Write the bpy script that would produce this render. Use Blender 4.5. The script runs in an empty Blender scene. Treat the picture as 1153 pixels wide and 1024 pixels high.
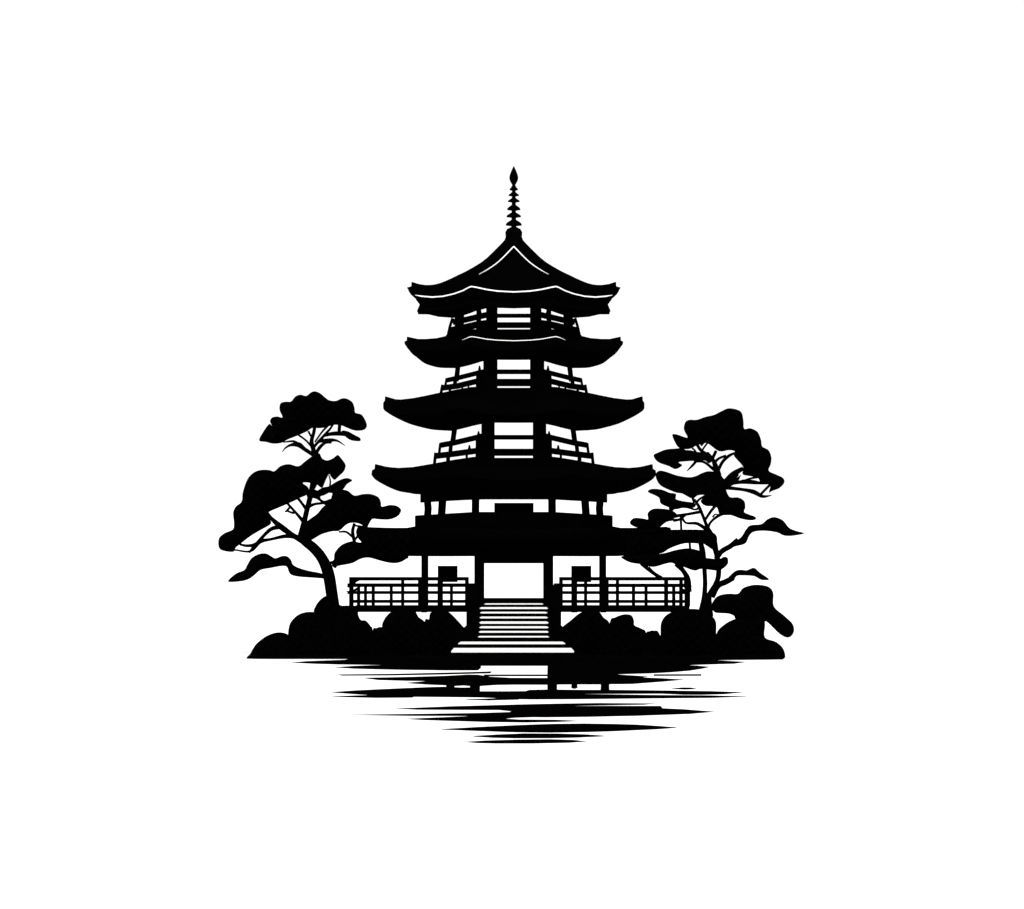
# Five-tiered pagoda on a small planted island in pale water, bright white haze behind.
import bpy, math, random
import numpy as np
from mathutils import Vector
from mathutils.geometry import delaunay_2d_cdt

random.seed(7)
rng = np.random.default_rng(7)
scene = bpy.context.scene
col = scene.collection

# ------------------------------------------------------------------ measures
D = 250.0            # camera stands this far from the pagoda's axis
M = 0.044            # metres per survey unit at the pagoda's axis
HZ = 560.0           # eye level in survey units
AX = 578.5           # axis of the pagoda
CX = 576.5
H = (742 - HZ) * M * (D - 9.5) / D        # eye height above the water


def sc(y):
    return M * (D + y) / D


def W(px, py, y):
    s = sc(y)
    return ((px - CX) * s, y, H - (py - HZ) * s)


def on_water(px, py, z=0.0):
    d = (H - z) * D / ((py - HZ) * M)
    return ((px - CX) * M * d / D, d - D, z)


# ------------------------------------------------------------------ materials
def make_mat(name, c0, c1, scale=3.0, rough=0.95, bump=0.15, kind='noise', spec=0.0):
    m = bpy.data.materials.new(name)
    m.use_nodes = True
    nt = m.node_tree
    b = nt.nodes['Principled BSDF']
    b.inputs['Roughness'].default_value = rough
    b.inputs['Specular IOR Level'].default_value = spec
    tc = nt.nodes.new('ShaderNodeTexCoord')
    if kind == 'wave':
        t = nt.nodes.new('ShaderNodeTexWave')
        t.inputs['Scale'].default_value = scale
        t.inputs['Distortion'].default_value = 2.5
        t.inputs['Detail'].default_value = 3
        out = t.outputs['Fac']
    else:
        t = nt.nodes.new('ShaderNodeTexNoise')
        t.inputs['Scale'].default_value = scale
        t.inputs['Detail'].default_value = 6
        out = t.outputs['Fac']
    nt.links.new(tc.outputs['Object'], t.inputs['Vector'])
    r = nt.nodes.new('ShaderNodeValToRGB')
    r.color_ramp.elements[0].position = 0.3
    r.color_ramp.elements[1].position = 0.7
    r.color_ramp.elements[0].color = (*c0, 1)
    r.color_ramp.elements[1].color = (*c1, 1)
    nt.links.new(out, r.inputs['Fac'])
    nt.links.new(r.outputs['Color'], b.inputs['Base Color'])
    if bump:
        bp = nt.nodes.new('ShaderNodeBump')
        bp.inputs['Strength'].default_value = bump
        bp.inputs['Distance'].default_value = 0.05
        nt.links.new(out, bp.inputs['Height'])
        nt.links.new(bp.outputs['Normal'], b.inputs['Normal'])
    return m


TILE = make_mat('black_roof_tile', (.0003, .0003, .0003), (.0009, .0009, .0009), 4, kind='wave')
WOOD = make_mat('black_stained_wood', (.0003, .0003, .0003), (.0010, .0010, .0009), 5, kind='wave')
IRON = make_mat('black_iron', (.0003, .0003, .0003), (.0008, .0008, .0008), 8)
LEAF = make_mat('black_foliage', (.0003, .0003, .0003), (.0009, .0010, .0009), 6)
BARK = make_mat('black_bark', (.0003, .0003, .0003), (.0010, .0009, .0009), 9)
SOIL = make_mat('black_soil', (.0003, .0003, .0003), (.0009, .0009, .0009), 2)
REFL = make_mat('dark_reflection', (.0003, .0003, .0003), (.0008, .0008, .0008), 1.5)  # colour of the reflection streaks modelled on the water
WHITE = make_mat('white_paint_highlight', (.84, .84, .84), (.88, .88, .88), 6, bump=.03)  # step risers, and roof highlights put in as white strips
WATER = make_mat('pale_water', (.93, .93, .93), (.96, .96, .96), .4, bump=0.03)


# ------------------------------------------------------------------ object helpers
def link(name, verts, faces, mat, parent=None, smooth=False):
    me = bpy.data.meshes.new(name)
    me.from_pydata([tuple(v) for v in verts], [], [tuple(f) for f in faces])
    me.materials.append(mat)
    if smooth:
        me.polygons.foreach_set('use_smooth', [True] * len(me.polygons))
    me.update()
    o = bpy.data.objects.new(name, me)
    col.objects.link(o)
    if parent is not None:
        o.parent = parent
        o.matrix_parent_inverse = parent.matrix_basis.inverted() if parent.type == 'EMPTY' else \
            o.matrix_parent_inverse
    return o


def tag(o, label, cat, group=None):
    o['label'] = label
    o['category'] = cat
    if group:
        o['group'] = group
    return o


def thing(name, loc, label, cat, group=None):
    o = bpy.data.objects.new(name, None)
    o.location = loc
    col.objects.link(o)
    o.empty_display_size = .5
    return tag(o, label, cat, group)


class MB:
    def __init__(self):
        self.v, self.f = [], []

    def add(self, verts, faces):
        n = len(self.v)
        self.v += [tuple(p) for p in verts]
        self.f += [tuple(i + n for i in f) for f in faces]

    def box(self, x0, x1, y0, y1, z0, z1):
        self.add([(x0, y0, z0), (x1, y0, z0), (x1, y1, z0), (x0, y1, z0),
                  (x0, y0, z1), (x1, y0, z1), (x1, y1, z1), (x0, y1, z1)],
                 [(0, 3, 2, 1), (4, 5, 6, 7), (0, 1, 5, 4), (1, 2, 6, 5), (2, 3, 7, 6), (3, 0, 4, 7)])

    def pbox(self, px0, px1, v0, v1, y, depth):
        """box whose front face stands at depth y, given in survey units"""
        a = W(px0, v1, y)
        b = W(px1, v0, y)
        self.box(a[0], b[0], y, y + depth, a[2], b[2])

    def prism(self, poly, y, depth):
        """outline in survey units with its front face at depth y"""
        n = len(poly)
        f = [W(p[0], p[1], y) for p in poly]
        b = [(p[0], y + depth, p[2]) for p in f]
        self.add(f + b, [tuple(range(n)), tuple(range(2 * n - 1, n - 1, -1))] +
                 [(i, i + n, (i + 1) % n + n, (i + 1) % n) for i in range(n)])

    def obj(self, name, mat, parent=None, smooth=False):
        return link(name, self.v, self.f, mat, parent, smooth)


# plan of an octagon whose side corners stand at half width U: depth of its wall at offset u
def wall_y(u, U):
    a = abs(u)
    c = .4142 * U
    if a <= c:
        return -U * M
    return -max(U - (a - c), c) * M


def strip(pts, thick, U, depth=.12, mirror=False, back=False, push=0.0, caps=1.0):
    """a bar bent round an octagon: pts are (u, v) along its middle, thick in units"""
    # split at octagon corners
    c = .4142 * U
    out = [pts[0]]
    for a, b in zip(pts, pts[1:]):
        cuts = []
        for k in (-c, c):
            if (a[0] - k) * (b[0] - k) < 0:
                t = (k - a[0]) / (b[0] - a[0])
                cuts.append((t, (k, a[1] + t * (b[1] - a[1]))))
        out += [q for _, q in sorted(cuts)] + [b]
    pts = out
    verts, faces = [], []
    n = len(pts)
    for i, (u, v) in enumerate(pts):
        a = pts[max(i - 1, 0)]
        b = pts[min(i + 1, n - 1)]
        tx, ty = b[0] - a[0], b[1] - a[1]
        L = math.hypot(tx, ty) or 1
        nx, ny = -ty / L, tx / L
        h = (thick[i] if isinstance(thick, (list, tuple)) and len(thick) == n else
             (thick if not isinstance(thick, (list, tuple)) else thick[0])) / 2
        if i in (0, n - 1):
            h *= caps
        y = wall_y(u, U) - push
        s = sc(y)
        for sg in (-1, 1):
            uu, vv = u + nx * h * sg, v + ny * h * sg
            x = (AX - CX) * M + uu * s
            z = H - (vv - HZ) * s
            verts.append((x, y, z))
            verts.append((x, y + depth, z))
    for i in range(n - 1):
        k = 4 * i
        m = k + 4
        faces += [(k, k + 2, m + 2, m), (k + 1, m + 1, m + 3, k + 3),
                  (k, m, m + 1, k + 1), (k + 2, k + 3, m + 3, m + 2)]
    faces += [(0, 1, 3, 2), (4 * n - 4, 4 * n - 2, 4 * n - 1, 4 * n - 3)]
    if mirror:
        x0 = (AX - CX) * M
        verts = [(2 * x0 - p[0], p[1], p[2]) for p in verts]
        faces = [tuple(reversed(f)) for f in faces]
    if back:
        verts = [(p[0], -p[1], p[2]) for p in verts]
        faces = [tuple(reversed(f)) for f in faces]
    return verts, faces


# ------------------------------------------------------------------ curves and foliage
def smooth_closed(pts, k=4):
    n = len(pts)
    out = []
    for i in range(n):
        p0, p1, p2, p3 = (np.array(pts[(i + j) % n], float) for j in (-1, 0, 1, 2))
        for t in np.arange(k) / k:
            out.append(.5 * ((2 * p1) + (-p0 + p2) * t + (2 * p0 - 5 * p1 + 4 * p2 - p3) * t * t +
                             (-p0 + 3 * p1 - 3 * p2 + p3) * t ** 3))
    return np.array(out)


def smooth_open(pts, k=5):
    P = [np.array(p, float) for p in pts]
    P = [2 * P[0] - P[1]] + P + [2 * P[-1] - P[-2]]
    out = []
    for i in range(1, len(P) - 2):
        p0, p1, p2, p3 = P[i - 1:i + 3]
        for t in np.arange(k) / k:
            out.append(.5 * ((2 * p1) + (-p0 + p2) * t + (2 * p0 - 5 * p1 + 4 * p2 - p3) * t * t +
                             (-p0 + 3 * p1 - 3 * p2 + p3) * t ** 3))
    out.append(P[-2])
    return np.array(out)


def seg_dist(P, poly):
    A = poly
    B = np.roll(poly, -1, 0)
    d = np.full(len(P), 1e9)
    for a, b in zip(A, B):
        ab = b - a
        L = (ab @ ab) or 1e-9
        t = np.clip(((P - a) @ ab) / L, 0, 1)
        q = a + t[:, None] * ab
        d = np.minimum(d, np.hypot(*(P - q).T))
    return d


def inside(P, poly):
    x, y = P[:, 0], P[:, 1]
    c = np.zeros(len(P), bool)
    n = len(poly)
    for i in range(n):
        x1, y1 = poly[i]
        x2, y2 = poly[(i + 1) % n]
        if y1 == y2:
            continue
        c ^= ((y1 > y) != (y2 > y)) & (x < (x2 - x1) * (y - y1) / (y2 - y1) + x1)
    return c


def foliage(poly, y, name, parent=None, mat=None, fat=1.25, leaves=1.0, step=2.2, soft=True, leaf=(1.0, 2.2)):
    """a rounded clump of leaves with this outline: swollen body plus many small leaf faces"""
    mat = mat or LEAF
    B = smooth_closed(poly, 4) if soft else np.array(poly, float)
    lo, hi = B.min(0), B.max(0)
    gx, gy = np.meshgrid(np.arange(lo[0], hi[0], step), np.arange(lo[1], hi[1], step))
    G = np.stack([gx.ravel(), gy.ravel()], 1) + rng.uniform(-.6, .6, (gx.size, 2))
    G = G[inside(G, B)]
    dG = seg_dist(G, B)
    keep = dG > .8
    G, dG = G[keep], dG[keep]
    dm = max(dG.max(), 1.0)
    pts = [Vector(p) for p in B] + [Vector(p) for p in G]
    n = len(B)
    V, E, F, *_ = delaunay_2d_cdt(pts, [(i, (i + 1) % n) for i in range(n)], [], 0, 1e-4)
    P = np.array([tuple(v) for v in V])
    dP = seg_dist(P, B)
    cen = np.array([P[list(f)].mean(0) for f in F])
    ok = inside(cen, B)
    F = [f for f, k in zip(F, ok) if k]

    def bulge(P, d):
        t = np.clip(d / dm, 0, 1)
        b = np.sqrt(1 - (1 - t) ** 2) * dm * fat * sc(y)
        return b * (1 + .18 * np.sin(P[:, 0] * .55 + y) * np.sin(P[:, 1] * .6 + 2 * y))
    edge = dP < .02
    hb = np.where(edge, 0, bulge(P, dP))
    mb = MB()
    front = [None] * len(P)
    verts = []
    for i, p in enumerate(P):
        w = W(p[0], p[1], y)
        verts.append((w[0], y - hb[i], w[2]))
    back = {}
    for i, p in enumerate(P):
        if edge[i]:
            back[i] = i
        else:
            back[i] = len(verts)
            v = verts[i]
            verts.append((v[0], y + hb[i], v[2]))
    faces = [tuple(f) for f in F] + [tuple(back[i] for i in reversed(f)) for f in F]
    mb.add(verts, faces)
    # leaves
    area = len(G) * step * step
    k = int(area * .9 * leaves)
    if k and len(G):
        idx = rng.integers(0, len(G), k)
        L = G[idx] + rng.uniform(-1, 1, (k, 2))
        dl = seg_dist(L, B)
        m = inside(L, B) & (dl > .9)
        L, dl = L[m], dl[m]
        bl = bulge(L, dl)
        sg = rng.choice([-1, 1], len(L))
        for p, b, s_, d in zip(L, bl, sg, dl):
            c = np.array(W(p[0], p[1], y)) + np.array((0, s_ * (b + .01), 0))
            a = rng.normal(size=3)
            a /= np.linalg.norm(a)
            q = np.cross(a, rng.normal(size=3))
            q /= np.linalg.norm(q)
            l_ = min(rng.uniform(*leaf), d * .8 + .5) * M
            w_ = l_ * .45
            mb.add([c - a * l_, c + q * w_, c + a * l_, c - q * w_], [(0, 1, 2, 3)])
    return mb.obj(name, mat, parent)


def tube(path, y, name, parent, mat=None, sides=8, wob=.25):
    """path: (px, py, r) in survey units"""
    S = smooth_open(path, 5)
    n = len(S)
    ph = rng.uniform(0, 6)
    verts, faces = [], []
    c3 = []
    for i, (px, py, r) in enumerate(S):
        w = W(px, py, y)
        off = wob * math.sin(ph + i * .35) * min(1, i / 5)
        c3.append((np.array((w[0], y + off, w[2])), max(r, .35) * sc(y)))
    for i, (c, r) in enumerate(c3):
        a = c3[max(i - 1, 0)][0]
        b = c3[min(i + 1, n - 1)][0]
        t = b - a
        t /= np.linalg.norm(t) or 1
        e1 = np.cross(t, (0, 1, 0))
        e1 /= np.linalg.norm(e1) or 1
        e2 = np.cross(t, e1)
        for k in range(sides):
            an = 2 * math.pi * k / sides
            verts.append(c + r * (math.cos(an) * e1 + math.sin(an) * e2))
    for i in range(n - 1):
        for k in range(sides):
            k2 = (k + 1) % sides
            faces.append((i * sides + k, i * sides + k2, (i + 1) * sides + k2, (i + 1) * sides + k))
    faces += [tuple(range(sides)), tuple(range(n * sides - 1, (n - 1) * sides - 1, -1))]
    return link(name, verts, faces, mat or BARK, parent, True)


# ------------------------------------------------------------------ setting
R_W = 6000
water = link('water', [(-R_W, -R_W, 0), (R_W, -R_W, 0), (R_W, R_W * 1.5, 0), (-R_W, R_W * 1.5, 0)],
             [(0, 1, 2, 3)], WATER)
water['kind'] = 'structure'

isl_front = [(291, -9.7), (304, -10.0), (420, -10.05), (578, -10.1), (740, -10.05), (850, -10.0), (873, -9.7)]
isl = [((px - CX) * M, y) for px, y in isl_front] + \
      [((870 - CX) * M, -7.5), ((800 - CX) * M, 3), ((690 - CX) * M, 6.5), ((578 - CX) * M, 7.2), ((460 - CX) * M, 6.5),
       ((360 - CX) * M, 3), ((300 - CX) * M, -7.5)]
n = len(isl)
ctr = (0, -3)
vi = [(x, y, -.1) for x, y in isl] + \
     [(ctr[0] + (x - ctr[0]) * .985, ctr[1] + (y - ctr[1]) * .985, .18) for x, y in isl]
ground = link('ground', vi, [tuple(range(n, 2 * n))] + [(i, (i + 1) % n, (i + 1) % n + n, i + n) for i in range(n)], SOIL)
ground['kind'] = 'structure'


# the pagoda's reflection, modelled as flat dark streaks on the pale water
def CL(pts):
    return [(260 + x / 3.603, 640 + y / 3.603) for x, y in pts]


def CR(pts):
    return [(570 + x / 3.391, 640 + y / 3.391) for x, y in pts]


reflection_streaks = [
    # shore reflection left of the steps, two long tips
    [(328, 745.9), (345, 744.9), (388, 743.4), (400, 741), (541, 741), (541, 752), (538, 754.6), (500, 754.6), (454, 754),
     (420, 753.3), (399, 752.7), (377.4, 751.4), (398, 750.2), (418, 749.6), (443, 749.0), (415, 748.4), (380, 747.9), (355, 747.2)],
    # below the bottom step
    [(538, 741), (620, 741), (620, 749.4), (538, 749.4)],
    # shore reflection right of the steps
    [(616.8, 741), (880, 741), (882, 742.2), (800, 743.0), (789.7, 743.3), (815, 744.3), (839, 745.7), (826.6, 746.9),
     (790, 748.0), (769, 748.8), (785, 749.9), (798.5, 751.2), (790, 752.6), (776, 754.8), (755, 756.6), (735, 757.7), (689.4, 759.0),
     (717, 761.2), (729, 762.1), (720, 763.0), (745, 764.1), (769, 765.4), (747, 767.0), (711.6, 769.7), (685.8, 770),
     (685.8, 777.2), (676.6, 777.2), (676.6, 770.2), (649.8, 770.2), (649.8, 774), (648, 775), (645.4, 775), (643.7, 774),
     (643.7, 770.2), (627, 770.4), (627, 777.2), (616.8, 777.2), (616.8, 760)],
    # thin line on the left
    [(380.7, 759.8), (440, 759.2), (520, 757.4), (553.6, 756.4), (552, 757.6), (500, 758.9), (440, 760), (385, 760.2)],
    [(545, 759.9), (618, 759.9), (618, 760.7), (545, 760.7)],
    [(736, 759.6), (789.7, 759.5), (789.7, 760.7), (736, 760.8)],
    # second band
    [(408.5, 763.6), (450, 762.8), (482, 762.0), (505, 761.2), (526.4, 760.0), (538, 760.1), (552, 762.4), (575, 763.6), (618, 763.8),
     (618, 770.7), (580, 770.6), (560, 770.9), (545, 771.8), (540, 772.4), (540, 780), (529.5, 780), (529.5, 772.2), (522, 771.5), (511.4, 772.2),
     (511.4, 780), (501, 780), (503, 772.2), (504, 771.4), (480, 770.4), (457, 769.0), (480, 767.4), (494.5, 766.6), (460, 766.3), (426.5, 765.4)],
    # third band
    [(373.8, 779.4), (400, 777.8), (426.5, 776.5), (455, 775.2), (482, 774.1), (500, 773.6), (520, 774.6), (540, 774.2), (540, 778.8),
     (570, 778.8), (592, 778.6), (596, 777.2), (617, 776.8), (660, 777.2), (690, 777.2), (747, 777.9), (800, 778.6), (835.4, 779.8), (815, 781.2),
     (790, 781.8), (770, 781.7), (745, 780.6), (690, 780.8), (630, 780.8), (611, 781.5), (680, 782.2), (740, 783.0), (800, 783.4), (839.8, 784.3),
     (800, 785.3), (720, 786.0), (650, 786.8), (600, 787.0), (583, 786.8), (570, 786.0), (540, 784.8), (500, 784.4), (466, 784.1),
     (464, 785), (424, 785.3), (374, 784.1), (400, 783.4), (422.4, 782.8), (400, 781.2)],
    [(756.4, 775.2), (768, 774.5), (778, 774.6), (784, 775.3), (772, 775.8)],
    [(525, 787.8), (560, 786.7), (583, 786.2), (584, 787), (550, 787.9)],
    # fourth band
    [(445.4, 798.2), (480, 796.8), (509.8, 795.6), (545, 794.7), (580, 793.7), (625, 792.7), (673, 792.0), (738, 792.5), (725, 793.2), (673, 794),
     (640, 794.6), (612, 795.7), (680, 795.2), (744, 795.3), (746, 797.9), (770, 799.0), (804.4, 801.7), (776.4, 803.6), (717.5, 805.7), (660, 806.9),
     (614, 807.4), (575, 807.0), (575, 801.5), (582, 801.2), (562, 799.2), (509.8, 799.0), (470, 798.8)],
    [(394.6, 804.9), (460, 804.3), (540, 803.2), (585, 801.8), (585, 805), (540, 805.8), (460, 805.6)],
    [(459, 809.7), (490, 808.3), (526.4, 806.9), (565, 806), (600, 805.4), (620, 806.4), (580, 807.6), (565, 809.4), (585, 810.6), (625, 810.8), (649.6, 811.7),
     (625, 812.4), (590, 812.9), (550, 812.4), (509.8, 811.2), (480, 810.3)],
    # fifth band
    [(497.9, 821), (537.5, 819), (580, 817.0), (599.5, 816.2), (625, 815.4), (658.5, 815.1), (690, 815.5), (717.5, 816.3), (740, 817.7), (761, 819.1),
     (740, 820.4), (717.5, 821.4), (690, 822.7), (658.5, 823.6), (620, 824.2), (580, 823.8), (537.5, 822.3)],
    [(533.4, 829), (560, 827.4), (590, 826.2), (630, 826.4), (660, 827.3), (680, 828.2), (650, 829.6), (620, 830.3), (580, 830.4), (555, 829.8)],
    [(523.7, 835.7), (545, 834.3), (580, 833.2), (620, 832.8), (645, 833.5), (660, 834.6), (640, 836.0), (600, 836.8), (560, 836.8), (540, 836.4)],
]
for k, r in enumerate(reflection_streaks):
    z = .012 + .004 * (k % 5)
    m = len(r)
    area = sum(r[i][0] * r[(i + 1) % m][1] - r[(i + 1) % m][0] * r[i][1] for i in range(m))
    q = []
    for i in range(m):                       # fuller, softer-ended streaks
        dx, dy = r[(i + 1) % m][0] - r[i - 1][0], r[(i + 1) % m][1] - r[i - 1][1]
        L = math.hypot(dx, dy) or 1
        sg = .3 if area > 0 else -.3
        q.append((r[i][0] + sg * dy / L * 2, r[i][1] - sg * dx / L))
    r = q
    top = [on_water(a, b, z) for a, b in r]
    n = len(top)
    bot = [(p[0], p[1], -.02) for p in top]
    P2 = [Vector((p[0], p[1])) for p in top]
    V, E, F, *_ = delaunay_2d_cdt(P2, [], [list(range(n))], 1, 1e-5)
    vv = [(p[0], p[1], z) for p in V]
    fs = [tuple(f) for f in F]
    base = len(vv)
    vv += top + bot
    fs += [(base + i, base + n + i, base + n + (i + 1) % n, base + (i + 1) % n) for i in range(n)]
    link('reflection_streak', vv, fs, REFL, water)

# ------------------------------------------------------------------ pagoda
X0 = (AX - CX) * M
pagoda = thing('pagoda', (X0, 0, 0),
               'tall black five-tiered pagoda with upturned eaves, ringed spire and front steps on the island', 'pagoda')

NSUB = 8


def octo_ring(u, v_side, A, dip, rear=0.0):
    """ring of an octagonal roof: side corners at half width u and height v_side; the front and
    back faces stand A units higher; edges sag by dip between the corners"""
    pts = []
    c = .4142 * u
    V = [(c, -u), (u, -c), (u, c), (c, u), (-c, u), (-u, c), (-u, -c), (-c, -u)]
    for i in range(8):
        a, b = V[i], V[(i + 1) % 8]
        for j in range(NSUB):
            t = j / NSUB
            x, y = a[0] + t * (b[0] - a[0]), a[1] + t * (b[1] - a[1])
            lat = min(max((abs(x) - c) / max(u - c, 1e-6), 0), 1)
            v = v_side - A * (1 - lat) + (0 if i in (1, 5) else dip) * 4 * t * (1 - t)
            ym = y * M
            # survey height on the near side read at its own distance
            k = 1 + abs(ym) / D
            z = H - (HZ + (v - HZ) / k - HZ) * M if y < 0 else H - (HZ + (v - HZ) / k - HZ) * M
            if y > 0:
                z += rear * M * (1 - lat) * y / u
            pts.append((X0 + x * M, ym, z))
    return pts


def roof(name, rings, parent=None, mat=None):
    verts, faces = [], []
    N = 8 * NSUB
    for r in rings:
        verts += octo_ring(*r)
    for k in range(len(rings) - 1):
        for i in range(N):
            j = (i + 1) % N
            faces.append((k * N + i, k * N + j, (k + 1) * N + j, (k + 1) * N + i))
    faces.append(tuple(range(N)))
    faces.append(tuple(range(len(rings) * N - 1, (len(rings) - 1) * N - 1, -1)))
    return link(name, verts, faces, mat or TILE, parent or pagoda)


def rings(prof, floor_A, eave_A, dipmax, umax, under_from, rear):
    out = []
    if under_from < len(prof):          # round the underside
        prof = prof[:under_from - 1] + [tuple(p) for p in smooth_open(prof[under_from - 1:], 3)]
    for k, (u, v) in enumerate(prof):
        f = (u / umax) ** 2
        under = k >= under_from
        A = eave_A if under else floor_A * max(0, 1 - f)
        out.append((u, v, A, dipmax * (u / umax) ** 4 * (1 if under else 2.0), rear if under else 0))
    return out


# top roof
up5 = [(3, 255.7), (7.5, 258), (9.6, 261.6), (9.2, 267), (10.5, 270.5), (13.2, 273.6), (17.5, 278), (23, 283.5), (29.7, 290), (37, 295.8), (45.5, 301), (54, 305.8), (63.5, 310.3), (70, 313.5),
       (77, 316.7), (83, 319), (89, 320.5), (94, 321), (99, 321), (104, 320.4), (108, 319.6), (114.3, 317.6), (114.5, 322.5), (119.5, 324), (117, 328), (111.6, 333), (104, 333.4)]
prof5 = rings(up5, 0, 0, 4, 119, 99, 0)
roof5 = roof('roof', prof5)
low5 = [(100, 330), (111, 334.3), (105, 342.4), (108.5, 351), (97, 351.4), (85, 354.6), (68, 356.3), (40, 346.9), (6, 346.9)]
sof5 = roof('soffit', [(u, v, 9.4, 3 * (u / 111) ** 4, 8.5) for u, v in low5][:-2] + [(40, 342, 0, 0, 0), (6, 341, 0, 0, 0)], roof5, WOOD)
# fourth roof (storey balcony stands on it)
p4 = [(10, 378), (70, 378), (76, 378.4), (86, 380.8), (98, 381.8), (108, 381.8), (119.4, 379.3), (119.6, 383.6), (122.2, 384.7), (121.8, 388), (116, 395.4),
      (110, 400.3), (101.6, 407), (92, 410.7), (82, 412.8), (65, 413.5)]
roof4 = roof('roof', rings(p4, 7, 8.2, 4, 122, 10, 5) + [(40, 402, 0, 0, 0), (6, 401, 0, 0, 0)])
p3 = [(10, 442), (76, 442), (82, 442), (98, 445.5), (112, 448.3), (126, 450), (133, 449.7), (143.6, 446.6), (143.8, 451), (145.6, 453.8), (145.6, 460), (143, 463.5),
      (133, 469.4), (119, 476), (105, 480.2), (91, 483.3), (70, 484.8)]
roof3 = roof('roof', rings(p3, 5, 8.6, 4, 145, 11, 4) + [(42, 474, 0, 0, 0), (6, 473, 0, 0, 0)])
p2 = [(10, 522), (84, 522), (89.5, 522), (112.6, 526), (129, 527), (142, 526), (154.7, 522.9), (155, 528), (158, 529.8), (158.6, 534.7), (154, 540.5), (142, 547.6),
      (129, 553.2), (116, 555.6), (104.5, 557), (60, 557), (6, 557)]
roof2 = roof('roof', rings(p2, 6, 3, 3, 158, 10, 1))
p1 = [(10, 592), (105, 592), (121, 595), (134, 597), (150, 597.4), (166, 596.4), (174, 594), (175.5, 600), (172, 608), (160, 617), (140, 623.5), (121, 626.2), (100, 626.6), (6, 626.6)]
roof1 = roof('roof', rings(p1, 0, 0, 1, 175, 7, 0))


def front_strip(pts, thick, U, name, parent, mat=WHITE, depth=.2, push=.0, caps=.25):
    mb = MB()
    mb.add(*strip(pts, thick, U, depth, push=push, caps=caps))
    return mb.obj(name, mat, parent)


def both(pts):
    r = [(-u, v) for u, v in reversed(pts) if u > 0]
    return r + pts


# highlights along the eaves, built as thin white strips
eave5 = [(0, 328.9), (18.7, 327.9), (31, 326.1), (43, 323.5), (47.5, 322.8), (50.5, 323.7), (57.7, 327.5), (67.5, 331), (79.7, 333.8), (92, 334.7), (104, 333.7), (111, 332.4)]
front_strip(both(eave5), 1.3, 120.4, 'eave_highlight', roof5, depth=.25, push=.02)
eave4 = [(0, 383.9), (18.7, 383.2), (31, 382), (43, 379.8), (47.5, 379.2), (50.5, 379.9), (58.3, 383.1)]
front_strip(both(eave4), .75, 122.4, 'eave_highlight', roof4, depth=.25, push=.03)

# chevron highlight, built as white strips on the top roof's front slope
# (the depth of that slope is read from its own rings)
tab = []
for u, v, A, dip, _ in prof5[4:20]:
    ym = u * M
    vv = HZ + (v - A - HZ) / (1 + ym / D)
    tab.append((vv, u))


def slope_y(v):
    k = 1.0
    for (va, ua), (vb, ub) in zip(tab, tab[1:]):
        vq = HZ + (v - HZ) / (1 + ua * M / D)
        if va <= vq <= vb:
            t = (vq - va) / (vb - va)
            return -(ua + t * (ub - ua)) * M
    return -tab[-1][1] * M


che = [(0, 277.6), (-5, 282.8), (-11.5, 289.5), (-19, 296.3), (-28.6, 303), (-39, 308.9)]
thk = [1.15, 1.1, 1.05, .95, .85, .35]
for sgn in (-1, 1):
    S = smooth_open([(u * -sgn, v, t) for (u, v), t in zip(che, thk)], 4)
    verts, faces = [], []
    n = len(S)
    for i, (u, v, t) in enumerate(S):
        a, b = S[max(i - 1, 0)], S[min(i + 1, n - 1)]
        tx, ty = b[0] - a[0], b[1] - a[1]
        L = math.hypot(tx, ty)
        nx, ny = -ty / L, tx / L
        yy = slope_y(v) - .42
        for sg in (-1, 1):
            w = W(AX + u + nx * t * sg / 2, v + ny * t * sg / 2, yy)
            verts.append(w)
            verts.append((w[0], w[1] + .9, w[2]))
    for i in range(n - 1):
        k, m = 4 * i, 4 * i + 4
        faces += [(k, k + 2, m + 2, m), (k + 1, m + 1, m + 3, k + 3), (k, m, m + 1, k + 1), (k + 2, k + 3, m + 3, m + 2)]
    faces += [(0, 1, 3, 2), (4 * n - 4, 4 * n - 2, 4 * n - 1, 4 * n - 3)]
    link('ridge_highlight', verts, faces, WHITE, roof5)

# spire
def lathe(prof, name, parent, mat=IRON, seg=20):
    verts, faces = [], []
    for u, v in prof:
        for k in range(seg):
            a = 2 * math.pi * k / seg
            verts.append((X0 + max(u, .02) * M * math.cos(a), max(u, .02) * M * math.sin(a), H - (v - HZ) * M))
    for i in range(len(prof) - 1):
        for k in range(seg):
            k2 = (k + 1) % seg
            faces.append((i * seg + k, (i + 1) * seg + k, (i + 1) * seg + k2, i * seg + k2))
    faces += [tuple(range(seg)), tuple(range(len(prof) * seg - 1, (len(prof) - 1) * seg - 1, -1))]
    return link(name, verts, faces, mat, parent, True)


spire = lathe([(1.6, 205), (2.0, 215), (2.3, 230), (2.6, 245), (2.8, 258)], 'spire', pagoda)
lathe([(0, 186.8), (1.2, 189), (3, 193), (4.5, 197), (5.1, 200.5), (4.6, 203.5), (3, 206.5), (1.7, 208.8), (2, 209.5)], 'jewel', spire)
for v0, v1, r in ((209, 214.8, 4.8), (216, 221.2, 6.0), (222.6, 228, 6.8), (230, 237.2, 7.6), (238.5, 245.2, 8.3), (246.5, 254.7, 9.1)):
    h = v1 - v0
    lathe([(1.7, v0), (2.4, v0 + .12 * h), (r * .62, v0 + .36 * h), (r * .9, v0 + .58 * h), (r, v0 + .8 * h), (r * .98, v0 + .95 * h), (r * .6, v1), (1.8, v1 + .6)],
          'spire_ring', spire)


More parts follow.
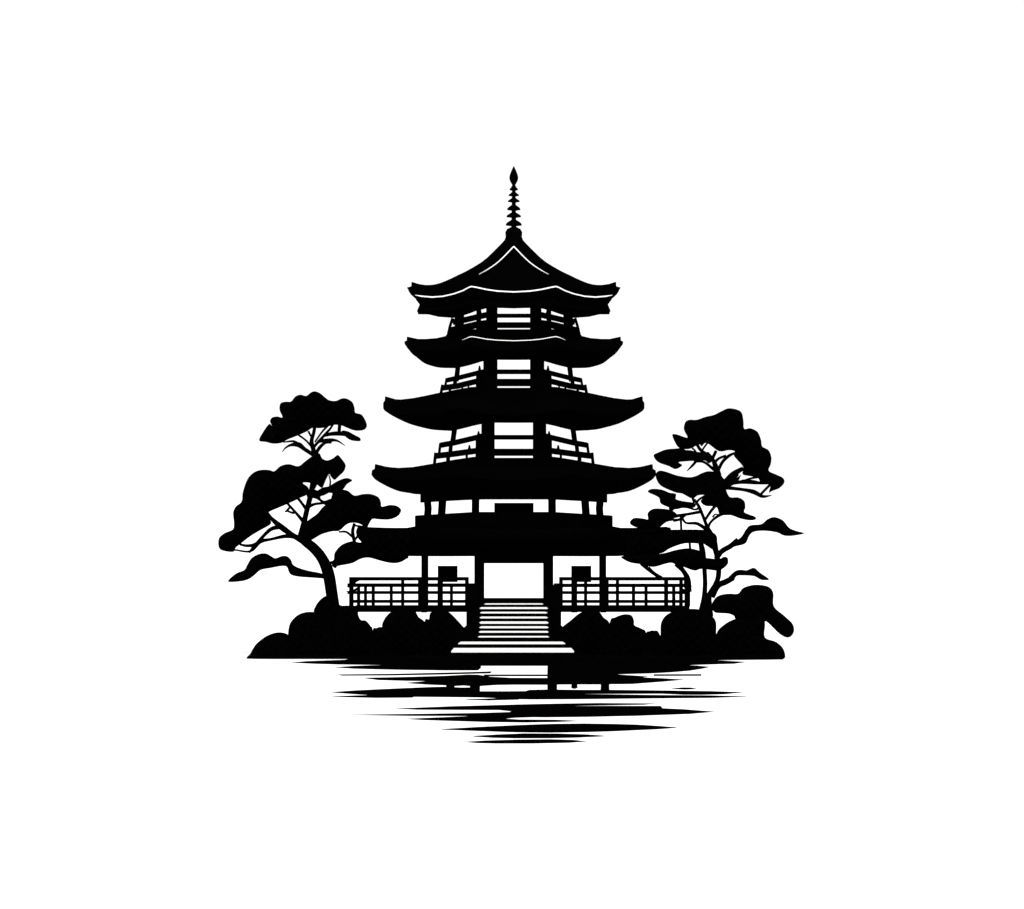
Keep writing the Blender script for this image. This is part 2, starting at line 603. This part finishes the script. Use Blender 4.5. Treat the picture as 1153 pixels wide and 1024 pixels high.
# storeys
def bar(parent, name, pts, thick, U, mats=WOOD, depth=.14, mirror=None, back=False, caps=1.0, label=None):
    res = None
    for mi in ((False, True) if mirror is None else (mirror,)):
        mb = MB()
        mb.add(*strip(pts, thick, U, depth, mirror=mi, back=back, caps=caps))
        res = mb.obj(name, mats, parent)
    return res


def storey(U, half, bars, pier_u, v_top, v_bot, side_rails, posts, col_path, col_w, panel=None):
    # piers front and back
    for bk in (False, True):
        m = (half + pier_u) / 2
        bar(pagoda, 'pier', [(m, v_top), (m, v_bot)], pier_u - half, U - 1, depth=.3, back=bk)
        bar(pagoda, 'column', col_path, col_w, U - 8, depth=.25, back=bk)
    # front railing between the piers
    mb = MB()
    v0, v1 = bars[0]
    mb.add(*strip([(-half - 2, (v0 + v1) / 2), (half + 2, (v0 + v1) / 2)], v1 - v0, U - 2, .12))
    rail = mb.obj('railing', WOOD, pagoda)
    for v0, v1 in bars[1:]:
        mb = MB()
        mb.add(*strip([(-half - 2, (v0 + v1) / 2), (half + 2, (v0 + v1) / 2)], v1 - v0, U - 2, .12))
        mb.obj('lower_rail', WOOD, rail)
    # side railings
    for mi in (False, True):
        mb = MB()
        mb.add(*strip(side_rails[0][0], side_rails[0][1], U, .12, mirror=mi))
        rl = mb.obj('railing', WOOD, pagoda)
        for pts, th in side_rails[1:]:
            mb = MB()
            mb.add(*strip(pts, th, U, .12, mirror=mi))
            mb.obj('lower_rail', WOOD, rl)
        for pts, th in posts:
            mb = MB()
            mb.add(*strip(pts, th, U + .6, .16, mirror=mi))
            mb.obj('railing_post', WOOD, rl)
        if panel:
            mb = MB()
            mb.add(*strip(panel[0], panel[1], U - 1, .1, mirror=mi))
            mb.obj('side_panel', WOOD, pagoda)


storey(76, 18.7, [(353.3, 358.1), (362.9, 369.7), (370.9, 380)], 31.2, 338, 380,
       [([(30, 354.6), (37, 356.2), (56, 360.6), (69, 362.8)], 6.8),
        ([(30, 364.2), (42.5, 366), (59.5, 370), (73, 372.8)], 8.0),
        ([(30, 372.6), (45, 373.4), (61, 376.4), (76, 379.8)], 5)],
       [([(39.4, 349), (39.7, 376)], 5.6), ([(38, 350), (36, 357)], 2.5), ([(69, 358.4), (72, 368), (74.4, 379)], 3.2), ([(62, 352), (62.5, 379)], 9)],
       [(61, 346), (62, 378)], 9.6, ([(36.5, 366), (36.5, 379)], 12))
storey(82, 18.8, [(416.1, 421.6), (426.7, 435.2), (436.8, 446)], 34.4, 396, 446,
       [([(33, 418.4), (42, 420.5), (62, 425.5), (75.4, 428.4)], 5.6),
        ([(33, 428), (42, 429.6), (64, 434.9), (80, 437)], 6.6),
        ([(33, 437.6), (48, 438.3), (64, 441), (83, 445.2)], 4.8)],
       [([(38.5, 411.9), (38.6, 420)], [1.6, 5]), ([(75.6, 426), (77.4, 436)], 2.8), ([(80.2, 433.2), (82.2, 444)], 3.4),
        ([(65.3, 424), (66.8, 436)], 4.6), ([(72, 434), (72, 442)], 3), ([(58, 432), (58, 440)], 2.4), ([(51, 431), (51, 440)], 2.2)],
       [(62.9, 409), (65.2, 428)], 4.6, ([(38, 417.5), (38.5, 444)], 9))
storey(88, 22.1, [(489.9, 495.3), (505.4, 513.6), (515.7, 526)], 36.6, 466, 526,
       [([(35, 491.2), (42.5, 493), (67, 498.8), (82.4, 501.5)], 6.4),
        ([(35, 506.6), (43, 508), (69, 511.5), (87.6, 513.6)], 7),
        ([(35, 516.4), (46, 517), (66, 520), (89, 524.2)], 4.8)],
       [([(39.7, 485.6), (39.7, 492)], [1.6, 5]), ([(50, 501.2), (50, 508)], [1.6, 5]), ([(82.6, 499), (84.2, 512)], 3.2), ([(88, 509.8), (89.4, 523)], 3.6),
        ([(70.6, 499), (71.8, 512)], 4.6), ([(74, 511), (74, 521)], 4.6), ([(53, 509), (53, 519)], 2.8)],
       [(66.8, 480), (69.6, 500)], 4.8, ([(39.5, 490.5), (39.8, 524)], 7))

# second storey: beam, columns, balcony base
def prism_ring(name, u0, v0, u1, v1, A0, A1):
    return roof(name, [(5, v0, A0, 0, 0), (u0, v0, A0, 0, 0), (u1, v1, A1, 0, 0), (5, v1, A1, 0, 0)], None, WOOD)


roof('beam', [(5, 554, 3, 0, 0), (104.5, 554, 3, 0, 0), (104.5, 566.4, 3.7, 0, 1), (70, 562.6, 0, 0, 0), (5, 562, 0, 0, 0)], None, WOOD)
base2 = prism_ring('balcony_base', 110.5, 580.8, 110.5, 593, 3.6, 0)
for bk in (False, True):
    bar(pagoda, 'column', [(98, 564), (97.2, 573), (98, 583)], 6.8, 103, depth=.3, back=bk)
    bar(pagoda, 'column', [(81, 563), (82.4, 583)], 7.2, 103, depth=.3, back=bk)
    bar(pagoda, 'column', [(43.7, 561), (43.9, 582)], 7.4, 103, depth=.3, back=bk)
bar(pagoda, 'door_panel', [(-22, 573.2), (22.3, 573.2)], 13.6, 103, depth=.12, mirror=False)

# ground storey: columns, piers, lintel, side boards
for bk in (False, True):
    bar(pagoda, 'column', [(100.9, 624), (100.9, 690)], 6.5, 104, depth=.35, back=bk)
    bar(pagoda, 'pier', [(39.4, 624), (39.4, 690)], 10.2, 103, depth=.4, back=bk)
lint = MB()
lint.add(*strip([(-36, 629.8), (36.2, 629.8)], 9.6, 104, .3))
lint.obj('lintel', WOOD, pagoda)
for x0, x1, l0, l1 in ((492.8, 515.2, 492.5, 498.8), (643.2, 665.8, 643.2, 650)):
    u0, u1 = x0 - AX, x1 - AX
    mb = MB()
    mb.add(*strip([(u0, 646.5), (u1, 646.5)], 18.4, 98, .1))
    pb = mb.obj('side_board', WOOD, pagoda)
    mb = MB()
    mb.add(*strip([((l0 + l1) / 2 - AX, 650), ((l0 + l1) / 2 - AX, 690)], l1 - l0, 98.5, .12))
    mb.obj('board_post', WOOD, pb)

# deck with its railings
YD = -6.5
mb = MB()
a, b = W(393.4, 689.4, YD), W(776.5, 682.2, YD)
mb.box(a[0], b[0], YD + .12, 4.5, a[2], W(0, 687, YD)[2])
mb.box(a[0], b[0], YD, YD + .12, a[2] - .002, b[2])
deck = mb.obj('deck', WOOD, pagoda)
zt = W(0, 687, YD)[2]
for x in (-7.95, -5.3, 3.8, 8.35):
    for y in (-4.5, 3.6):
        mb = MB()
        mb.box(x - .14, x + .14, y - .14, y + .14, .05, a[2])
        mb.obj('deck_post', WOOD, deck)


def deck_railing(x0, x1, rails, posts, nubs, yoff=0):
    mb = MB()
    mb.pbox(x0, x1, 649.9, 654.0, YD - .02, .12)
    top = mb.obj('railing', WOOD, pagoda)
    for v0, v1, xa, xb in rails:
        mb = MB()
        mb.pbox(xa, xb, v0 - .3, v1 + .3, YD, .08)
        mb.obj('lower_rail', WOOD, top)
    for xa, xb, v0 in posts:
        mb = MB()
        mb.pbox(xa - .3, xb + .3, v0, 683, YD - .03, .13)
        mb.obj('railing_post', WOOD, top)
    for poly in nubs:
        mb = MB()
        mb.prism(poly, YD - .03, .1)
        mb.obj('rail_end', WOOD, top)
    return top


rl = deck_railing(393.3, 526.8,
                  [(657.3, 661.0, 391, 527), (665.9, 668.9, 391, 527), (675.8, 678.9, 393.5, 527)],
                  [(393.3, 397.8, 650), (402.8, 405.4, 658), (410, 413, 658), (418.6, 421.8, 658), (439, 442, 657.5), (451.8, 455, 650), (470.8, 480.7, 653),
                   (506.8, 509.8, 657.5), (523.8, 527.6, 650)],
                  [[(389.6, 661), (394, 659.4), (394, 662.4)], [(389, 666.2), (394, 665.2), (394, 668.2)],
                   [(397.5, 653), (407, 653), (401, 656), (397.5, 661)]])
rr = deck_railing(629.8, 772.5,
                  [(657.6, 661.2, 630, 776), (666, 669, 630, 776), (675.9, 679, 630, 776)],
                  [(629.8, 633.5, 650), (657.8, 661, 653), (676.7, 685.2, 653), (693.6, 696.9, 650), (711.7, 715, 657.5), (725.9, 729, 657.5), (748, 752.2, 650), (757, 760.3, 658),
                   (765.1, 768.6, 651), (771, 777, 658)],
                  [[(770, 650.3), (773.5, 652.8), (776.2, 657.5), (777, 662), (770, 662)], [(779.8, 660.2), (776, 658.8), (776, 661.8)], [(780, 664.6), (776, 663.4), (776, 666.4)]])
# railings along the two ends of the deck
for side, (px, par) in enumerate(((395.4, rl), (774.4, rr))):
    x = W(px, 600, YD)[0]
    for v0, v1 in ((666.2, 668.2),):
        mb = MB()
        z1, z0 = W(0, v0, YD)[2], W(0, v1, YD)[2]
        mb.box(x - .05, x + .05, YD + .12, 4.45, z0, z1)
        mb.obj('lower_rail', WOOD, par)
    for y in (4.35,):
        mb = MB()
        mb.box(x - .06, x + .06, y, y + .12, zt - .02, W(0, 666, YD)[2])
        mb.obj('railing_post', WOOD, par)

# front steps: dark treads, white riser faces
stripes = [(679.6, 681.3, 545, 612), (683.9, 686.3, 539.9, 617.2), (689.1, 691.3, 540.5, 616.5), (694.5, 696.9, 540, 617), (700, 702.9, 539.7, 617.8), (705.4, 708, 539.6, 617.8),
           (710.7, 713, 539, 618), (716.3, 718.4, 538, 618.5), (722.7, 726, 516, 636.4), (729.8, 735.9, 508.2, 646.2)]
mb = MB()
mb.pbox(540, 618.5, 674, 679.7, YD - .12, 1.2)
stair = mb.obj('staircase', WOOD, pagoda)
prev = 678.5
for k, (v0, v1, xa, xb) in enumerate(stripes):
    y = YD - .25 - .3 * k
    mb = MB()
    wide = k >= 8
    ex = 5 if wide else 6
    mb.pbox(xa - ex * .6, xb + ex * .6, prev, v1 + .4, y, YD + .5 - y if not wide else 1.2)
    st = mb.obj('step', WOOD, stair)
    tp = 3 if wide else 2.2
    m = (v0 + v1) / 2
    poly = [(xa, v1), (xa, m + .3), (xa + tp, v0), (xb - tp, v0), (xb, m + .3), (xb, v1)] if wide else \
           [(xa, m), (xa + tp, v0), (xb - tp, v0), (xb, m), (xb - tp, v1), (xa + tp, v1)]
    mb = MB()
    mb.prism(poly, y - .006, .02)
    mb.obj('riser', WHITE, st)
    prev = v1 - .2
mb = MB()
mb.pbox(503, 652, 735.2, 743.4, -9.85, 1.2)
mb.obj('step', WOOD, stair)
# cheek walls beside the flight and newel blocks at its top
for poly in ([(525, 689), (527.3, 657), (534, 657), (540, 672), (540, 721), (525, 721)],
             [(632, 689), (629.6, 657), (624, 657), (618, 672), (618.4, 721), (632, 721)]):
    mb = MB()
    mb.prism(poly, YD - .2, .3)
    mb.obj('newel', WOOD, stair)
for poly in ([(525.6, 704), (538.6, 715), (538, 722), (507, 730), (505, 742.5), (500, 742.5), (500, 728)],
             [(631.4, 704), (618.2, 715), (619, 722), (645, 729), (648, 742.5), (655, 742.5), (655, 728)]):
    mb = MB()
    mb.prism(poly, -8.3, .8)
    mb.obj('cheek_wall', WOOD, stair)


# ------------------------------------------------------------------ trees
def TL(p):
    return [(235 + q[0] / 4.267, 430 + q[1] / 4.267) + tuple(r / 4.267 for r in q[2:]) for q in p]


def TR(p):
    return [(700 + q[0] / 3.659, 440 + q[1] / 3.659) + tuple(r / 3.659 for r in q[2:]) for q in p]


YT = -7.9
tree1 = thing('pine_tree', (W(375, 690, YT)[0], YT, .1),
              'black cloud-pruned pine tree leaning beside the left end of the deck', 'tree')
trunk = tube(TL([(602, 1110, 32), (592, 1024, 29), (574, 920, 29), (545, 850, 26), (505, 800, 25), (460, 765, 22), (432, 738, 14)]), YT, 'trunk', tree1, sides=12, wob=.1)
for br in ([(470, 772, 20), (410, 742, 13), (350, 700, 15), (305, 660, 10), (280, 630, 6)],
           [(440, 750, 16), (455, 690, 14), (468, 630, 9), (484, 570, 9), (495, 520, 9), (505, 440, 12), (510, 360, 14)],
           [(440, 752, 10), (375, 742, 7), (300, 757, 5), (245, 770, 7), (200, 815, 4), (125, 808, 3)],
           [(150, 782, 4), (180, 788, 5), (215, 785, 6), (240, 770, 6)],
           [(345, 697, 8), (300, 708, 7), (262, 742, 6), (225, 785, 6), (195, 820, 4)],
           [(455, 672, 7), (420, 632, 5), (385, 592, 4.5), (372, 575, 4)],
           [(392, 600, 4), (376, 620, 4), (368, 624, 3)], [(372, 618, 3), (395, 628, 4), (410, 632, 4)],
           [(468, 612, 6), (445, 580, 5), (425, 555, 5)],
           [(478, 602, 6), (510, 588, 5), (560, 582, 4), (578, 570, 4)],
           [(486, 560, 6), (505, 530, 8), (540, 540, 7), (580, 520, 8)],
           [(500, 520, 5), (515, 495, 4), (520, 470, 4)],
           [(578, 520, 3), (585, 480, 3), (578, 450, 2)],
           [(510, 365, 12), (503, 325, 8), (494, 285, 7), (504, 245, 6), (510, 215, 6)],
           [(500, 350, 7), (462, 325, 7), (432, 303, 9), (395, 304, 5), (370, 318, 3), (354, 337, 1.4)],
           [(436, 300, 4), (405, 286, 4), (358, 291, 2)],
           [(500, 320, 4), (470, 285, 3.5), (430, 255, 3.5)],
           [(515, 345, 6), (535, 315, 6), (560, 293, 5), (588, 292, 4)],
           [(505, 315, 5), (530, 288, 5), (575, 282, 7), (615, 283, 4), (655, 307, 1.2)],
           [(525, 290, 5), (555, 258, 5), (585, 225, 4), (600, 200, 4)],
           [(548, 262, 4), (595, 250, 7), (660, 252, 8), (700, 272, 7)],
           [(626, 250, 6), (630, 200, 6)], [(495, 270, 3), (478, 238, 4)], [(510, 290, 3), (545, 240, 3.5), (572, 212, 4)],
           [(760, 705, 5), (745, 700, 5), (700, 690, 3)], [(700, 680, 5), (692, 720, 6), (700, 770, 6)], [(690, 745, 4), (660, 722, 4), (625, 722, 3)], [(700, 765, 3), (722, 735, 5), (745, 725, 6)],
           [(600, 890, 12), (620, 868, 14), (660, 850, 16)]):
    br = [(a, b, r * 1.45 if r < 10 else r) for a, b, r in br]
    tube(TL(br), YT + random.uniform(-.2, .2), 'branch', trunk, wob=.15)
pads1 = [
    (0.3, [(242, 282), (262, 240), (290, 203), (303, 211), (294, 190), (305, 172), (330, 167), (354, 171), (340, 135), (345, 104), (370, 96), (395, 95), (415, 72), (440, 62), (468, 68), (490, 52), (510, 46),
           (535, 55), (560, 76), (580, 89), (610, 92), (640, 80), (665, 82), (690, 98), (701, 125), (705, 149), (735, 158), (755, 190), (760, 215), (745, 232), (715, 236), (690, 232), (665, 222), (635, 210), (600, 208),
           (560, 220), (530, 224), (500, 222), (470, 240), (420, 262), (380, 278), (350, 294), (310, 298), (275, 290)]),
    (-.2, [(640, 236), (668, 238), (700, 255), (727, 270), (728, 285), (700, 285), (675, 278), (655, 262)]),
    (0, [(48, 755), (75, 728), (115, 710), (121, 680), (117, 630), (130, 600), (158, 575), (164, 530), (185, 470), (215, 437), (250, 424), (290, 424), (315, 430), (345, 405), (385, 396), (430, 406), (460, 385), (490, 362),
         (515, 345), (533, 345), (545, 368), (570, 378), (600, 366), (620, 352), (640, 372), (658, 400), (650, 430), (625, 455), (605, 472), (588, 458), (578, 445), (562, 475), (545, 510), (520, 495), (500, 492), (478, 485), (452, 487),
         (478, 508), (480, 538), (440, 558), (400, 578), (350, 600), (288, 628), (286, 650), (300, 682), (250, 713), (200, 743), (155, 778), (130, 798), (120, 817), (80, 815), (50, 800)]),
    (.3, [(475, 668), (520, 635), (548, 602), (580, 578), (592, 545), (602, 520), (640, 518), (670, 525), (700, 547), (740, 540), (780, 540), (815, 555), (828, 580), (832, 600), (870, 592), (905, 597), (925, 617), (910, 645), (870, 662),
          (820, 662), (787, 660), (770, 685), (757, 708), (735, 688), (700, 678), (665, 685), (628, 716), (590, 720), (540, 735), (480, 768), (445, 762), (432, 735), (450, 700)]),
    (.1, [(535, 530), (560, 518), (600, 488), (640, 468), (668, 463), (690, 475), (665, 492), (645, 518), (610, 535), (585, 535), (560, 530)]),
    (-.4, [(580, 866), (600, 856), (606, 820), (640, 783), (690, 766), (732, 772), (720, 735), (745, 712), (790, 716), (960, 716), (960, 840), (952, 850), (920, 868), (880, 872), (830, 862), (770, 846), (730, 852), (690, 872), (640, 882), (605, 886)]),
    (-.1, [(92, 960), (130, 922), (170, 905), (185, 880), (205, 848), (240, 828), (275, 825), (300, 838), (320, 848), (350, 838), (375, 838), (395, 855), (405, 878), (430, 893), (480, 908), (545, 922), (560, 945), (500, 942), (440, 938),
           (400, 930), (385, 915), (375, 890), (350, 886), (300, 895), (250, 905), (220, 930), (190, 950), (150, 960)]),
]
pads1.append((.15, [(470, 548), (485, 537), (505, 533), (530, 518), (548, 508), (575, 503), (600, 495), (602, 528), (565, 536), (542, 545), (538, 560), (556, 572), (590, 562),
                    (585, 590), (555, 592), (525, 568), (500, 560), (487, 572)]))
for dy, p in pads1:
    foliage(TL(p), YT + dy, 'foliage', tree1)

tree2 = thing('pine_tree', (W(793, 683, YT)[0], YT, .1),
              'black twin-stemmed pine tree with ragged layered crown beside the right end of the deck', 'tree')
trunk2 = tube(TR([(352, 930, 26), (352, 890, 22), (362, 840, 11), (385, 800, 10), (398, 765, 11), (399, 715, 11), (388, 660, 12), (376, 622, 17), (366, 590, 12), (352, 560, 8), (336, 520, 7), (318, 478, 7), (300, 450, 6)]), YT, 'trunk', tree2, sides=12, wob=.1)
for br in ([(332, 905, 15), (340, 850, 11), (344, 790, 7), (340, 720, 7), (332, 660, 9), (322, 615, 6)],
           [(352, 575, 5), (365, 545, 4), (390, 522, 4.5), (420, 505, 5)], [(346, 530, 4), (365, 500, 4.5), (390, 470, 5)],
           [(375, 520, 3), (385, 510, 2.5), (400, 510, 1.5)],
           [(350, 572, 6), (310, 548, 5), (265, 545, 3.5), (245, 520, 4), (245, 575, 3.5)],
           [(322, 500, 5), (280, 508, 4.5), (235, 515, 5), (205, 520, 6)], [(318, 485, 4), (300, 490, 3), (270, 480, 4), (230, 475, 6)],
           [(270, 508, 3), (240, 530, 4), (215, 535, 5)],
           [(305, 470, 4), (318, 450, 3.5), (345, 432, 3)], [(300, 460, 5), (292, 440, 4), (290, 420, 5)],
           [(400, 350, 9), (386, 310, 8), (376, 285, 6), (352, 258, 6)], [(395, 335, 5), (415, 295, 5), (440, 270, 5), (470, 255, 3)],
           [(372, 285, 5), (388, 250, 5)], [(380, 300, 5), (400, 280, 4), (430, 268, 4)],
           [(350, 262, 5), (325, 245, 5), (310, 220, 5)], [(332, 245, 3), (352, 217, 3)], [(310, 262, 4), (300, 245, 3), (290, 238, 3)],
           [(310, 288, 4), (292, 308, 4), (268, 332, 1.2)], [(385, 330, 5), (340, 295, 4), (300, 290, 5)],
           [(425, 378, 8), (460, 345, 9), (500, 320, 6)], [(450, 372, 4), (470, 355, 4), (480, 345, 3)], [(440, 385, 5), (490, 378, 5), (555, 380, 5), (617, 383, 3)],
           [(430, 400, 6), (500, 408, 5), (545, 418, 7), (580, 436, 5), (617, 432, 1.2)], [(575, 425, 4), (600, 400, 4), (618, 382, 4)], [(485, 378, 3), (520, 365, 3), (560, 356, 4)], [(495, 370, 3), (540, 372, 3), (580, 382, 3)],
           [(438, 395, 4), (470, 378, 4), (500, 372, 3)],
           [(388, 695, 8), (412, 662, 8), (450, 640, 8), (480, 615, 8)], [(214, 425, 8), (208, 460, 9), (205, 490, 8)],
           [(280, 625, 3.5), (282, 660, 4)], [(80, 712, 6), (115, 740, 6), (150, 768, 4)], [(110, 728, 4), (135, 752, 4), (165, 770, 4)],
           [(225, 712, 9), (255, 745, 10), (272, 780, 9), (278, 830, 8)], [(388, 705, 8), (345, 700, 8)],
           [(372, 850, 9), (395, 805, 9), (430, 788, 9), (460, 772, 8)]):
    br = [(a, b, r * 1.4 if r < 10 else r) for a, b, r in br]
    tube(TR(br), YT + random.uniform(-.2, .2), 'branch', trunk2, wob=.15)
pads2 = [
    (.2, [(208, 184), (225, 180), (255, 190), (271, 192), (256, 160), (262, 130), (280, 120), (310, 120), (345, 108), (380, 100), (410, 85), (440, 73), (475, 78), (495, 92), (502, 125), (505, 157), (530, 155), (560, 170), (575, 205), (579, 230),
          (605, 245), (617, 275), (614, 305), (606, 330), (635, 345), (665, 360), (670, 380), (650, 402), (620, 414), (606, 420), (612, 385), (575, 380), (560, 360), (525, 352), (498, 345), (500, 315), (478, 288), (462, 268), (465, 250), (440, 246), (400, 250), (350, 216), (330, 230), (318, 222), (282, 240),
          (250, 240), (228, 228)]),
    (-.2, [(131, 268), (150, 255), (185, 242), (230, 238), (250, 234), (262, 244), (285, 246), (310, 252), (340, 258), (372, 285), (360, 300), (340, 288), (300, 290), (262, 292), (235, 296), (250, 308), (222, 324), (195, 312), (150, 295)]),
    (.1, [(140, 345), (155, 330), (185, 335), (230, 350), (280, 357), (310, 350), (330, 340), (360, 332), (400, 340), (420, 362), (440, 375), (480, 355), (492, 345), (480, 372), (445, 388), (430, 402), (445, 438), (480, 440), (505, 455), (510, 480), (505, 500), (525, 510), (550, 520),
          (553, 530), (530, 535), (490, 528), (450, 514), (405, 512), (390, 480), (345, 475), (325, 455), (345, 432), (315, 432), (290, 445), (250, 425), (222, 420), (165, 395), (145, 370)]),
    (-.3, [(108, 418), (125, 405), (165, 408), (195, 420), (213, 425), (220, 445), (250, 455), (300, 463), (300, 482), (260, 482), (220, 490), (190, 480), (160, 465), (152, 440)]),
    (-.1, [(33, 545), (50, 525), (90, 527), (108, 530), (107, 505), (130, 487), (175, 487), (210, 495), (230, 513), (215, 525), (220, 535), (185, 542), (150, 568), (130, 565), (80, 567), (50, 560)]),
    (.5, [(20, 605), (60, 590), (150, 576), (200, 573), (330, 573), (370, 582), (392, 600), (392, 640), (375, 655), (345, 636), (330, 632), (260, 630), (200, 650), (165, 670), (100, 678), (20, 682)]),
    (-.3, [(0, 683), (60, 676), (160, 672), (230, 655), (280, 650), (330, 664), (345, 690), (390, 700), (420, 685), (437, 690), (437, 715), (415, 735), (390, 742), (330, 735), (300, 742), (258, 728), (225, 718), (205, 710), (180, 714), (130, 727), (80, 716), (40, 710), (10, 697)]),
    (.0, [(398, 672), (440, 640), (490, 605), (510, 575), (530, 555), (575, 550), (600, 530), (630, 521), (665, 535), (690, 565), (720, 578), (753, 588), (710, 598), (670, 598), (640, 585), (590, 578), (545, 582), (525, 600), (510, 630), (470, 642), (430, 654), (400, 678)]),
    (.2, [(432, 778), (465, 745), (490, 738), (515, 740), (545, 730), (570, 750), (608, 778), (575, 780), (545, 765), (500, 762), (475, 764), (460, 782), (435, 792)]),
]
for dy, p in pads2:
    foliage(TR(p), YT + dy, 'foliage', tree2)

# ------------------------------------------------------------------ bushes along the shore
YB = -9.3
GB = 'rounded bushes along the island shore'
bl = [
    (-.15, CL([(76, 372), (80, 345), (92, 322), (110, 300), (150, 272), (195, 260), (235, 272), (262, 320), (275, 372)]), 'low black dome bush at the far left end of the island'),
    (.15, CL([(236, 372), (232, 300), (233, 250), (245, 215), (280, 185), (330, 177), (385, 195), (420, 260), (430, 372)]), 'large black rounded bush below the leaning pine trunk, left shore'),
    (.5, CL([(340, 372), (335, 200), (340, 160), (365, 125), (395, 112), (430, 140), (450, 200), (455, 372)]), 'tall black bush at the foot of the left pine trunk'),
    (.1, CL([(428, 372), (425, 160), (450, 152), (510, 156), (517, 190), (528, 210), (548, 213), (568, 236), (575, 252), (580, 372)]), 'black bush stepped down to the right under the left corner of the deck'),
    (-.2, CL([(556, 372), (574, 254), (590, 243), (612, 239), (640, 262), (650, 372)]), 'smallest black bush in the gap under the left railing'),
    (.5, CL([(600, 372), (612, 240), (618, 215), (632, 193), (655, 175), (700, 168), (745, 174), (762, 198), (785, 216), (800, 250), (820, 372)]), 'black round-topped bush under the middle of the left railing'),
    (1.2, CL([(770, 372), (785, 218), (803, 207), (810, 180), (850, 172), (884, 178), (918, 210), (950, 245), (985, 280), (1000, 372)]), 'black sloping bush left of the front steps'),
]
br_ = [
    (1.2, CR([(196, 350), (200, 245), (217, 222), (245, 200), (275, 175), (310, 160), (350, 162), (372, 188), (392, 205), (408, 250), (415, 350)]), 'black sloping bush right of the front steps'),
    (.25, CR([(380, 350), (395, 208), (415, 188), (450, 176), (478, 180), (488, 200), (490, 218), (515, 230), (536, 250), (550, 350)]), 'black bush with a square shoulder under the right railing'),
    (-.2, CR([(515, 350), (533, 252), (545, 241), (562, 238), (585, 250), (610, 350)]), 'smallest black bush in the gap under the right railing'),
    (.15, CR([(590, 350), (589, 255), (591, 210), (610, 180), (650, 160), (700, 155), (745, 159), (780, 178), (801, 205), (802, 260), (806, 350)]), 'big black block-shaped bush under the right end of the deck'),
]
for k, (dy, p, lab) in enumerate(bl + br_):
    o = foliage(p, YB + dy, 'bush', None, fat=.5 if k != 0 else .6, leaves=.7)
    tag(o, lab, 'bush', GB)
b9 = thing('bush', (W(845, 742, YB)[0], YB, 0), 'tallest black bush, two-tiered with a drooping lobe, at the far right end', 'bush', GB)
foliage(CR([(796, 350), (801, 255), (830, 217), (875, 193), (930, 180), (975, 190), (988, 215), (988, 264), (1030, 281), (1058, 308), (1061, 346), (1000, 349)]), YB, 'foliage', b9, fat=.5, leaves=.7)
foliage(CR([(783, 145), (795, 118), (815, 103), (850, 97), (885, 97), (905, 75), (950, 63), (1000, 70), (1020, 95), (1022, 145), (1060, 180), (1094, 213), (1098, 245), (1078, 265), (1045, 252), (992, 203), (985, 225), (935, 225), (878, 196), (870, 183), (850, 174), (818, 172), (795, 168)]),
        YB + .1, 'foliage', b9, fat=.5, leaves=.7)

# ------------------------------------------------------------------ camera, sun, sky
cam = bpy.data.cameras.new('camera')
co = bpy.data.objects.new('camera', cam)
col.objects.link(co)
co.location = (0, -D, H)
co.rotation_euler = (math.radians(90), 0, 0)
cam.sensor_width = 36
cam.lens = 36 * (D / M) / 1153
cam.shift_y = (HZ - 512) / 1153
cam.clip_start = 1
cam.clip_end = 30000
scene.camera = co

SUN_EL, SUN_AZ = 34, -4      # behind the camera, a little to the left
sun = bpy.data.lights.new('sun', 'SUN')
sun.energy = 2.4
sun.angle = math.radians(.6)
sun.color = (1, .985, .96)
so = bpy.data.objects.new('sun', sun)
col.objects.link(so)
so.rotation_euler = (math.radians(90 - SUN_EL), 0, math.radians(SUN_AZ))

w = bpy.data.worlds.new('World')
scene.world = w
w.use_nodes = True
nt = w.node_tree
bg = nt.nodes['Background']
sky = nt.nodes.new('ShaderNodeTexSky')
sky.sky_type = 'NISHITA'
sky.sun_disc = False
sky.sun_elevation = math.radians(SUN_EL)
sky.sun_rotation = math.radians(180 + SUN_AZ * -1)
sky.dust_density = 4
haze = nt.nodes.new('ShaderNodeMix')          # bright white haze over the blue
haze.data_type = 'RGBA'
haze.inputs[0].default_value = .96
haze.inputs[7].default_value = (11.8, 11.8, 11.8, 1)
nt.links.new(sky.outputs['Color'], haze.inputs[6])
nt.links.new(haze.outputs[2], bg.inputs['Color'])
bg.inputs['Strength'].default_value = .1

scene.view_settings.view_transform = 'Standard'
scene.view_settings.look = 'None'
scene.view_settings.exposure = 0
